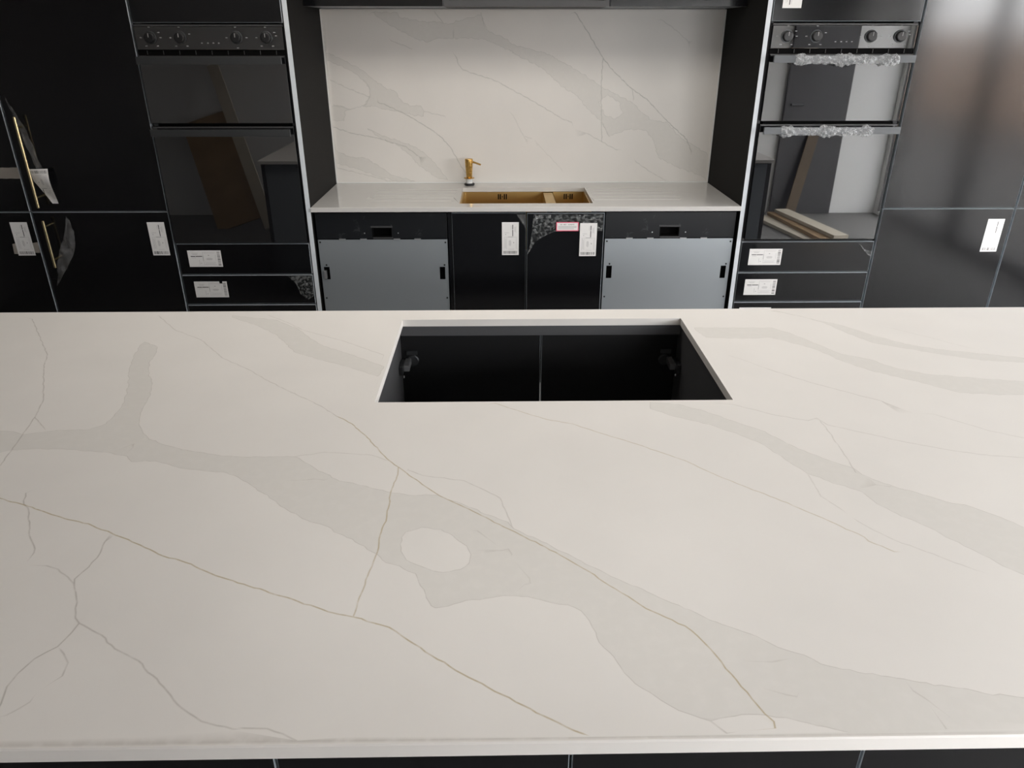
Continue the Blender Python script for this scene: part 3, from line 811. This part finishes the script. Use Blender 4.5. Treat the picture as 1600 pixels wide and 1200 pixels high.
def film(name, poly, y, amp, mt, label, seed, step=0.012, bow=0.0, cat='plastic film'):
    r = random.Random(seed)
    pts = []
    for (a, b), (c, d) in zip(poly, poly[1:] + poly[:1]):
        n = max(1, int(math.hypot(c - a, d - b) / step))
        pts += [(a + (c - a) * k / n, b + (d - b) * k / n) for k in range(n)]
    n0 = len(pts)
    verts = [Vector(p) for p in pts]
    P0 = np.array(pts)
    xs, zs = P0[:, 0], P0[:, 1]
    for _ in range(int((xs.max() - xs.min()) * (zs.max() - zs.min()) / (step * step) * 1.1) + 4):
        p = (r.uniform(xs.min(), xs.max()), r.uniform(zs.min(), zs.max()))
        if inside(np.array([p]), pts)[0]: verts.append(Vector(p))
    co, ed, fa, *_ = delaunay_2d_cdt(verts, [(k, (k + 1) % n0) for k in range(n0)], [], 0, 1e-6, False)
    bm = bmesh.new(); bv = []
    cx, cz = xs.mean(), zs.mean()
    for c in co:
        d = amp * (0.5 + 0.35 * math.sin(95 * c.x + 37 * c.y) + 0.35 * math.sin(61 * c.y - 83 * c.x + 1.3)) + r.uniform(0, amp * 0.7)
        w = bow * max(0, 1 - ((c.x - cx) ** 2 + (c.y - cz) ** 2) / (0.12 ** 2))
        bv.append(bm.verts.new((c.x, y - max(d, 0) - w, c.y)))
    for f in fa:
        c = np.array([[sum(co[i].x for i in f) / 3, sum(co[i].y for i in f) / 3]])
        if inside(c, pts)[0]: bm.faces.new([bv[i] for i in f])
    for v in [v for v in bm.verts if not v.link_faces]: bm.verts.remove(v)
    return tag(obj(name, bm, mt, loc=(cx, y, cz)), label, cat)


film('protective_film', [(-2.060, 1.378), (-2.028, 1.300), (-2.000, 1.225), (-1.990, 1.137), (-1.976, 1.079), (-1.972, 1.02), (-2.000, 1.070), (-2.012, 1.137), (-2.035, 1.25)],
     3.333, 0.008, M['film_haze'], 'curled strip of clear film peeling beside the upper brass handle', 2, 0.01)
film('protective_film', [(-1.926, 0.872), (-1.908, 0.80), (-1.917, 0.718), (-1.97, 0.64), (-2.055, 0.538), (-2.012, 0.66), (-1.955, 0.78)],
     3.333, 0.010, M['film_haze'], 'pointed flap of clear film hanging off the lower left tall door', 5, 0.012, 0.012)
film('protective_film', [(0.152, 0.867), (0.147, 0.80), (0.140, 0.734), (0.125, 0.681), (0.165, 0.745), (0.205, 0.770), (0.254, 0.790), (0.32, 0.792), (0.40, 0.795), (0.468, 0.790), (0.468, 0.867)],
     3.3325, 0.0062, M['film'], 'crinkled clear film bunched along the top of the right sink door', 11, 0.011)
film('protective_film', [(0.076, 0.866), (0.118, 0.866), (0.118, 0.795), (0.112, 0.812)],
     3.343, 0.007, M['film_haze'], 'small loose film flap on the top corner of the left sink door', 12, 0.008)
film('protective_film', [(1.646, 0.735), (1.690, 0.699), (1.708, 0.694), (1.727, 0.689), (1.727, 0.660), (1.700, 0.680)],
     3.333, 0.006, M['film'], 'folded sliver of film on the corner of the right top drawer', 13, 0.006)
film('protective_film', [(-0.985, 0.585), (-0.872, 0.587), (-0.872, 0.49), (-0.90, 0.47), (-0.935, 0.50), (-0.95, 0.55)],
     3.333, 0.004, M['film'], 'thin creased film on the right end of the left middle drawer', 14, 0.012)


# ------------------------------------------------------------------ labels
FONT = {'D': ('110', '101', '101', '101', '110'), 'O': ('111', '101', '101', '101', '111'), 'N': ('101', '111', '111', '111', '101'),
        'T': ('111', '010', '010', '010', '010'), 'R': ('110', '101', '110', '101', '101'), 'E': ('111', '100', '110', '100', '111'),
        'M': ('101', '111', '111', '101', '101'), 'V': ('101', '101', '101', '101', '010'), ' ': ('000',) * 5}


def label_print(seed):
    """rectangles (u0,u1,v0,v1,material) on a 0.077 x 0.152 sticker, v measured up from the bottom"""
    r = random.Random(seed)
    q = []
    u = 0.006
    while u < 0.070:                                   # barcode along the bottom
        w = r.choice((0.0011, 0.0018, 0.0026, 0.0034))
        q.append((u, min(u + w, 0.071), 0.006, 0.019, r.choice((1, 2, 2))))
        u += w + r.choice((0.0009, 0.0014, 0.002))
    for u0, u1, v0, v1, m in ((0.0475, 0.0510, 0.088, 0.117, 1), (0.0475, 0.0510, 0.119, 0.140, 1), (0.0415, 0.0432, 0.118, 0.138, 3),
                              (0.058, 0.0605, 0.108, 0.130, 3), (0.0635, 0.065, 0.104, 0.134, 3), (0.012, 0.033, 0.1025, 0.1045, 3),
                              (0.016, 0.019, 0.094, 0.0975, 2), (0.010, 0.070, 0.0828, 0.0840, 3), (0.028, 0.052, 0.0840, 0.0856, 2),
                              (0.010, 0.0114, 0.026, 0.0828, 3), (0.0136, 0.0150, 0.034, 0.078, 3), (0.0172, 0.0186, 0.030, 0.076, 3), (0.0215, 0.0225, 0.028, 0.081, 3),
                              (0.033, 0.0345, 0.045, 0.068, 2), (0.037, 0.0385, 0.042, 0.070, 2), (0.0405, 0.042, 0.046, 0.066, 3), (0.0525, 0.0555, 0.055, 0.061, 2),
                              (0.064, 0.0652, 0.030, 0.078, 3), (0.0685, 0.0697, 0.026, 0.0828, 3), (0.030, 0.056, 0.0265, 0.0280, 3)):
        q.append((u0, u1, v0, v1, m))
    return q


def sticker(cx, cz, y, turn, label, seed, torn=False, tilt=0.0):
    """turn: quarter turns of the print"""
    W, H = 0.077, 0.152
    rects = [(a - W / 2, b - W / 2, c - H / 2, d - H / 2, m) for a, b, c, d, m in label_print(seed)]
    holes = []
    if torn: holes = [(W / 2 - 0.010, W / 2, -H / 2 + 0.020, -H / 2 + 0.034)]
    bm = cut_sheet(-W / 2, W / 2, -H / 2, H / 2, 0, holes, 0.0, rects)
    R = Matrix.Rotation(turn * PI / 2 + tilt, 4, Vector((0, -1, 0)))
    bm.transform(R)
    bmesh.ops.translate(bm, verts=bm.verts, vec=(cx, y, cz))
    return tag(obj('label_sticker', bm, [M['paper'], M['ink'], M['ink_mid'], M['ink_pale']], loc=(cx, y, cz)), label, 'label', 'white stickers on the cabinet fronts')


YL = YF - 0.0006
sticker(-1.5435, 0.761, YL, 0, 'upright white sticker on the door just left of the bare-handled ovens', 1)
sticker(-1.3505, 0.6685, YL, 1, 'sideways white sticker on the top drawer under the left ovens', 2)
sticker(-1.3465, 0.5215, YL, 1, 'sideways white sticker with torn corner on the left second drawer', 3, torn=True)
sticker(0.0485, 0.753, 3.3441, 0, 'upright white sticker on the left sink door', 4)
sticker(0.402, 0.753, 3.3205, 0, 'upright white sticker on the right sink door beside the red-edged one', 5)
sticker(1.230, 0.6655, YL, 1, 'sideways white sticker on the top drawer under the right ovens', 6)
sticker(1.2285, 0.520, YL, 1, 'sideways white sticker on the second drawer under the right ovens', 7)
sticker(1.219, 0.3800, YL, 1, 'white sticker on the third right drawer, mostly hidden by the island', 8)
sticker(2.267, 0.7625, YL, 0, 'upright white sticker on the lower door of the right tall cabinet', 9)
sticker(-2.1515, 0.763, 3.3338, 0, 'upright white sticker over tape on the far left lower door', 10)
sticker(1.186, 1.771, YL, 2, 'upside-down white sticker on the door above the right ovens', 11)

# the folded sticker hanging on the film of the upper left door
bm = cut_sheet(-0.0385, 0.0385, -0.076, 0.076, 0, [], 0, [(a - .0385, b - .0385, c - .076, d - .076, m) for a, b, c, d, m in label_print(12)])
bmesh.ops.bisect_plane(bm, geom=bm.verts[:] + bm.edges[:] + bm.faces[:], plane_co=(0.012, 0, 0.030), plane_no=(0.82, 0, 0.42), clear_outer=True)
bm.transform(Matrix.Rotation(PI, 4, Vector((0, -1, 0))))
for v in bm.verts: v.co.y -= 0.018 + 0.012 * math.sin(v.co.z * 26 + v.co.x * 22)
bmesh.ops.translate(bm, verts=bm.verts, vec=(-1.985, YF, 0.998))
tag(obj('label_sticker', bm, [M['paper'], M['ink'], M['ink_mid'], M['ink_pale']], loc=(-1.985, YF, 0.998)),
    'creased white sticker peeling off beside the upper brass handle', 'label', 'white stickers on the cabinet fronts')

# red-edged notice
W, H = 0.101, 0.041
rects = [(-W / 2 + .003, W / 2 - .003, -H / 2 + .003, H / 2 - .003, 1), (-W / 2 + .006, W / 2 - .006, -H / 2 + .006, H / 2 - .005, 2)]
for v0, v1 in ((-.001, .003), (-.0065, -.0025), (-.012, -.0085)):
    rects.append((-W / 2 + .009, W / 2 - .009 - (0.012 if v0 < -.01 else 0), v0, v1, 3))
px = 0.00125
u = -13 * 4 * px / 2
for chh in 'DO NOT REMOVE':
    for rr, rowb in enumerate(FONT[chh]):
        for cc, bit in enumerate(rowb):
            if bit == '1': rects.append((u + cc * px, u + (cc + 1) * px, .0125 - (rr + 1) * px, .0125 - rr * px, 4))
    u += 4 * px
bm = cut_sheet(-W / 2, W / 2, -H / 2, H / 2, 0, [], 0, rects)
bmesh.ops.translate(bm, verts=bm.verts, vec=(0.306, 3.3205, 0.8135))
tag(obj('notice_sticker', bm, [M['red'], M['pink'], M['paper'], M['ink_pale'], M['ink_mid']], loc=(0.306, 3.3205, 0.8135)),
    'small red-edged notice sticker reading DO NOT REMOVE on the right sink door', 'label')
def tape(x0, x1, z0, z1, dz, label):
    bm = bmesh.new()
    n = 10
    R = []
    for i in range(n + 1):
        t = i / n; x = x0 + (x1 - x0) * t
        j = rnd.uniform(-.0015, .0015)
        R.append((bm.verts.new((x + (rnd.uniform(-.004, .004) if i in (0, n) else 0), 3.3342, z0 + dz * t + j)), bm.verts.new((x, 3.3342, z1 + dz * t - j))))
    for a, b in zip(R, R[1:]): bm.faces.new((a[0], b[0], b[1], a[1]))
    tag(obj('masking_tape', bm, M['tape'], loc=((x0 + x1) / 2, 3.3342, (z0 + z1) / 2)), label, 'tape', 'tape on the far left doors')


tape(-2.30, -2.086, 1.030, 1.075, 0.0, 'long beige tape strip on the far left upper door')
tape(-2.205, -2.088, 0.694, 0.741, 0.006, 'short beige tape strip behind the sticker on the far left lower door')

# ------------------------------------------------------------------ sink run: dishwashers, sink cabinet, wall units
def dishwasher(x0, label):
    x1 = x0 + 0.592
    yp = 3.352
    t = root('dishwasher', ((x0 + x1) / 2, 3.65, 0), label, 'dishwasher', 'integrated dishwashers without door fronts')
    obj('body', Bx(x0 + .004, x1 - .004, 3.395, 3.90, 0.09, 0.868), M['plastic_plain'], t)
    cp = cut_sheet(x0 - .001, x1 + .001, 0.7535, 0.870, yp + .001, [(x0 + .250, x0 + .340, .759, .805)], 0.022)
    c = obj('control_panel', cp, M['plastic'], t)
    pk = bmesh.new()
    a, b, z0, z1 = x0 + .250, x0 + .340, .759, .805
    for q in ((a, b, 3.385, 3.390, z0, z1), (a, b, 3.3545, 3.385, z1 - .004, z1), (a, b, 3.3545, 3.385, z0, z0 + .004), (a, a + .004, 3.3545, 3.385, z0 + .004, z1 - .004), (b - .004, b, 3.3545, 3.385, z0 + .004, z1 - .004)):
        box(pk, *q)
    bmesh.ops.remove_doubles(pk, verts=pk.verts, dist=1e-5)
    obj('grip_recess', pk, M['void'], c)
    obj('grip_lip', Bx(a - .004, b + .004, 3.3505, 3.3525, z1 - .001, z1 + .007), M['lip'], c)
    obj('grip_lip', Bx(a + .004, b + .004, 3.3505, 3.3525, z0 - .006, z0 + .001), M['lip'], c)
    for dx in (0.216, 0.369):
        obj('screw', Ln([(.0032, 0), (.003, -.0012)], (x0 + dx, 3.3525, .779), 'y', 10), M['galv'], c)
    p = obj('door_sheet', cut_sheet(x0 + .0005, x1 - .0005, 0.10, 0.7495, yp, [(x0 + .014, x0 + .040, .562, .622), (x1 - .041, x1 - .016, .560, .620)], 0.0012), M['dw_metal'], t)
    obj('backing', Bx(x0 + .004, x1 - .004, 3.366, 3.394, 0.10, 0.7495), M['void'], t)
    obj('slot_bracket', Bx(x0 + .013, x0 + .025, 3.346, 3.3635, .566, .604, bevel=.001), M['galv'], p)
    for dx in (0.113, 0.209, 0.361, 0.456):
        obj('clip', Bx(x0 + dx - .0145, x0 + dx + .0145, 3.3485, 3.354, .7485, .754), M['galv'], p)
    for dx, z in ((.010, .738), (.582, .735), (.012, .471), (.581, .469), (.028, .631), (.574, .629)):
        obj('screw', Ln([(.0042, 0), (.0038, -.0014)], (x0 + dx, 3.3518, z), 'y', 10), M['rubber'], p)
    for xx in (x0 + .05, x1 - .05):
        obj('foot', Ln([(.02, 0), (.02, .01), (.008, .012), (.008, .0895)], (xx, 3.45, .0005), 'z', 12), M['plastic_plain'], t)
        obj('foot', Ln([(.02, 0), (.02, .01), (.008, .012), (.008, .0895)], (xx, 3.85, .0005), 'z', 12), M['plastic_plain'], t)
    return t


dw = dishwasher(-0.8315, 'grey steel-fronted dishwasher left of the two black sink doors')
dw2 = copy_tree(dw, (1.3145, 0, 0.0), 'grey steel-fronted dishwasher right of the two black sink doors')
for ch in kids(dw2):
    for g in kids(ch):
        if g.name.startswith('slot_bracket'): bpy.data.objects.remove(g)

t = root('sink_cabinet', (0.125, 3.65, 0), 'black two-door cabinet under the brass sink, between the dishwashers', 'cabinet')
c = bmesh.new(); X0, X1 = -0.234, 0.4745
box(c, X0, X0 + .016, 3.348, 3.90, .15, .876); box(c, X1 - .004, X1 + .003, 3.348, 3.90, .15, .876); box(c, X0 + .016, X1 - .004, 3.37, 3.90, .15, .166); box(c, X0 + .016, X1 - .004, 3.89, 3.90, .166, .876)
obj('carcass', c, M['charcoal'], t)
for a, b, y in ((-0.2165, 0.1190, 3.345), (0.1240, 0.4735, 3.345 - 0.012)):
    obj('door', front_panel(a, b, y, y + .019, 0.152, 0.871), [M['charcoal'], M['edge']], t)
plinth(t, X0, X1)


def wall_unit(x0, x1, label, hood=False):
    t = root('wall_cabinet', ((x0 + x1) / 2, 3.78, 1.71), label, 'cabinet', 'wall cabinets over the sink')
    if not hood:
        obj('carcass', Bx(x0 + .001, x1 - .001, 3.622, 3.95, 1.7095, 2.40), M['edge'], t)
        obj('door', front_panel(x0 + .0015, x1 - .0015, 3.600, 3.620, 1.708, 2.398, .001), [M['charcoal'], M['lip']], t)
    else:
        obj('carcass', Bx(x0 + .001, x1 - .001, 3.66, 3.95, 1.7095, 2.40), M['carcass'], t)
        obj('hood_frame', cut_sheet(x0 + .002, x1 - .002, 1.708, 2.398, 3.602, [(x0 + .023, x1 - .023, 1.7305, 1.80)], 0.018), M['carcass'], t)
        obj('hood_underside', Bx(x0 + .003, x1 - .003, 3.622, 3.658, 1.7095, 1.716), M['edge'], t)
    return t


wall_unit(-0.8425, -0.2395, 'dark wall cabinet above the left part of the backsplash')
wall_unit(-0.2395, 0.4845, 'middle dark wall cabinet with a framed hood opening above the sink', True)
wall_unit(0.4845, 1.0865, 'dark wall cabinet above the right part of the backsplash')

# undermounted brass sink
t = root('sink', (0.12, 3.6, 0.68), 'brass undermount sink with one large and one small bowl', 'sink')


def bowl(x0, x1, y0, y1, z0, z1):
    bm = bmesh.new()
    box(bm, x0, x1, y0, y1, z0, z1)
    top = max(bm.faces, key=lambda f: f.calc_center_median().z)
    bm.faces.remove(top)
    ed = [e for e in bm.edges if not e.is_boundary]
    bmesh.ops.bevel(bm, geom=ed, offset=0.008, segments=3, profile=0.5, affect='EDGES')
    bmesh.ops.reverse_faces(bm, faces=bm.faces[:])
    return bm


obj('bowl', bowl(-0.178, 0.219, 3.414, 3.789, 0.68, 0.8785), M['brass_sink'], t)
obj('bowl', bowl(0.268, 0.424, 3.414, 3.789, 0.72, 0.8785), M['brass_sink'], t)
obj('divider', Bx(0.220, 0.267, 3.4145, 3.7885, 0.860, 0.8765, bevel=0.003), M['brass_sink'], t)
rim = cut_sheet(-0.20, 0.445, 3.395, 3.81, 0, [(-.178, .219, 3.414, 3.789), (.219, .268, 3.414, 3.789), (.268, .424, 3.414, 3.789)], .0006)
for v in rim.verts: v.co = (v.co.x, v.co.z, 0.8792 - v.co.y)
obj('rim', rim, M['brass_sink'], t)
for cx in (0.015, 0.348):
    o_ = bmesh.new()
    for dx in (-.020, -.010, .010, .020): box(o_, cx + dx - .0028, cx + dx + .0028, 3.7865, 3.7885, .843, .869)
    lathe(o_, [(.0028, 0), (.0028, .002)], (cx, 3.7865, .856), 'y', 8)
    obj('overflow_slots', o_, M['void'], t, kind='stuff')
obj('drain', Ln([(.045, 0), (.045, .002), (.03, .003)], (.02, 3.6, .681), 'z', 24), M['brass_sink'], t)

# soap dispenser
cx, cy = -0.153, 3.862
t = root('soap_dispenser', (cx, cy, 0.9), 'brass soap dispenser pump standing behind the sink', 'soap dispenser')
obj('base_ring', Ln([(.0225, 0), (.0225, .002), (.0265, .003), (.0265, .0085), (.0235, .0105)], (cx, cy, .9003), 'z', 28), M['rubber'], t, smooth=False)
obj('collar_tube', Ln([(.0165, 0), (.0165, .024)], (cx, cy, .911), 'z', 24), M['clear'], t)
obj('flange', Ln([(.0265, 0), (.0265, .0022), (.024, .0032)], (cx, cy, .9352), 'z', 28), M['gold'], t)
obj('pump_body', Ln([(.0135, 0), (.0150, .004), (.0165, .030), (.0188, .060), (.0196, .075), (.0199, .076), (.0199, .0905), (.0190, .092)], (cx, cy, .9386), 'z', 28), M['gold'], t)
b = bmesh.new(); tube(b, [(cx + .017, cy, 1.0155), (cx + .035, cy - .002, 1.0105), (cx + .060, cy - .004, 1.0020)], .0044, 12)
obj('spout', b, M['gold'], t)

# ------------------------------------------------------------------ island cabinets
def island_unit(x0, x1, label):
    t = root('island_cabinet', ((x0 + x1) / 2, 0.9, 0), label, 'cabinet', 'island cabinets on the seating side')
    c = bmesh.new(); box(c, x0 + .001, x1 - .001, .622, 1.20, .15, .878)
    obj('carcass', c, M['carcass'], t)
    m = (x0 + x1) / 2
    for a, b in ((x0, m), (m, x1)):
        obj('door', front_panel(a + .0016, b - .0016, .600, .620, .152, .872, .001), [M['charcoal'], M['edge']], t)
    obj('plinth', Bx(x0 + .001, x1 - .001, .66, .68, .001, .149), M['charcoal'], t)


names = ['cabinet under the near worktop edge, farthest left, mostly out of frame', 'cabinet under the near worktop edge, left of the centre unit',
         'cabinet under the near worktop edge, directly below the camera', 'cabinet under the near worktop edge, right of the centre unit',
         'cabinet under the near worktop edge, farthest right, mostly out of frame']
for n, a, b in zip(names, (-1.441, -0.9603, -0.267, 0.4263, 1.1196), (-0.9603, -0.267, 0.4263, 1.1196, 1.664)):
    island_unit(a, b, 'black double-door ' + n)
for a, b, n in ((-1.462, -1.442, 'left'), (1.665, 1.687, 'right')):
    tag(obj('island_end_panel', Bx(a, b, 0.60, 1.945, 0.0005, .8785, bevel=.001), M['carcass_rail'], loc=((a + b) / 2, 1.27, 0)), 'dark end panel closing the ' + n + ' end of the island', 'panel', 'end panels of the island')
for a, b, n in ((-1.441, -0.298, 'left'), (0.5165, 1.664, 'right')):
    t = root('island_cabinet', ((a + b) / 2, 1.6, 0), 'charcoal island cabinet on the far side, ' + n + ' of the open sink unit', 'cabinet', 'island cabinets on the far side')
    obj('carcass', Bx(a, b, 1.22, 1.925, .15, .878), M['carcass'], t)
    obj('door', front_panel(a + .002, b - .002, 1.927, 1.945, .152, .872), [M['charcoal'], M['edge']], t)
    obj('plinth', Bx(a, b, 1.86, 1.88, .001, .149), M['charcoal'], t)

t = root('island_sink_cabinet', (0.11, 1.6, 0), 'open black cabinet seen through the rectangular cutout in the island', 'cabinet')
for x0, x1 in ((-0.297, -0.2785), (0.4965, 0.5150)):
    obj('side_panel', Bx(x0, x1, 1.22, 1.922, .15, .8795), M['carcass'], t)
obj('base_panel', Bx(-.278, .496, 1.22, 1.922, .15, .168), M['carcass'], t)
obj('back_panel', Bx(-.278, .496, 1.22, 1.232, .169, .8795), M['carcass'], t)
obj('rail', Bx(-.278, .496, 1.897, 1.915, .8505, .8795), M['carcass_rail'], t)
dm = dusty('black_door_inside', (0.012, 0.012, 0.013), 0.45, (0.05, 0.05, 0.05), 20, .68, .9)
for a, b in ((-.296, .1122), (.1158, .514)):
    d = obj('door', front_panel(a, b, 1.926, 1.945, .152, .874, .0012), [dm, M['edge']], t)
    lft = a < -.2
    hx = -.2775 if lft else .4955
    s = 1 if lft else -1
    h = obj('hinge', Bx(min(hx, hx + s * .010), max(hx, hx + s * .010), 1.850, 1.905, .752, .778, bevel=.002), M['steel'], d)
    obj('hinge_arm', Bx(min(hx + s * .010, hx + s * .026), max(hx + s * .010, hx + s * .026), 1.868, 1.9215, .756, .774, bevel=.003), M['galv'], h)
    obj('hinge_cup', Ln([(.0175, 0), (.0175, -.004), (.015, -.006)], (hx + s * .030, 1.9255, .765), 'y', 20), M['steel'], h)
    obj('hinge_cover', Bx(min(hx + s * .014, hx + s * .044), max(hx + s * .014, hx + s * .044), 1.9165, 1.9215, .785, .797, bevel=.001), M['steel'], h)
    obj('hinge_screw', Ln([(.004, 0), (.003, s * .002)], (hx + s * .0105, 1.858, .745), 'x', 10), M['galv'], h)
obj('plinth', Bx(-.297, .515, 1.86, 1.88, .001, .149), M['charcoal'], t)

# ------------------------------------------------------------------ building materials behind the camera, mirrored in the oven glass
def leaning(name, x0, z0, x1, z1, w, th, y0, y1, mt, label, cat):
    """a board whose foot stands at (x0, y0, z0) and whose head leans at (x1, y1, z1)"""
    a, b = Vector((x0, y0, z0)), Vector((x1, y1, z1))
    d = (b - a); L = d.length; d.normalize()
    s = Vector((1, 0, 0)); s = (s - d * s.dot(d)).normalized(); n = d.cross(s)
    bm = Bx(-w / 2, w / 2, -th / 2, th / 2, 0, L, bevel=.002)
    m4 = Matrix(((s.x, n.x, d.x, a.x), (s.y, n.y, d.y, a.y), (s.z, n.z, d.z, a.z), (0, 0, 0, 1)))
    bm.transform(m4)
    tag(obj(name, bm, mt, loc=a), label, cat)


leaning('board', -2.36, 0.03, -2.72, 0.90, 0.40, 0.018, -0.10, -0.60, M['wood'], 'broad brown board leaning on the rear wall, mirrored in the left oven', 'board')
leaning('plank', -2.05, 0.03, -2.55, 1.35, 0.10, 0.025, 0.02, -0.58, M['wood_pale'], 'narrow pale plank leaning on the rear wall, mirrored in the left oven', 'plank')
leaning('plank', 2.81, 0.003, 2.96, 0.80, 0.10, 0.022, -0.52, -0.588, M['wood_dark'], 'brown plank leaning on the dark door, mirrored in the right oven', 'plank')
for k, (x, yy, an, w, mt, nm) in enumerate(((2.66, 0.09, -.17, .30, M['wood_pale'], 'pale board lying lowest in the floor stack mirrored in the right oven'),
                                            (2.70, 0.08, -.10, .17, M['wood'], 'brown board lying in the middle of the floor stack behind the camera'),
                                            (2.76, 0.10, -.14, .13, M['wood_pale'], 'pale board lying on top of the floor stack behind the camera'))):
    bm = Bx(-w / 2, w / 2, -.52, .52, 0, .030, bevel=.002)
    bm.transform(Matrix.Translation((x, yy, 0.001 + k * .0305)) @ Matrix.Rotation(an, 4, 'Z'))
    tag(obj('board', bm, mt, loc=(x, yy, 0.001 + k * .0305)), nm, 'board', 'boards stacked on the floor')

for o in bpy.data.objects:
    if '_o' in o: del o['_o']
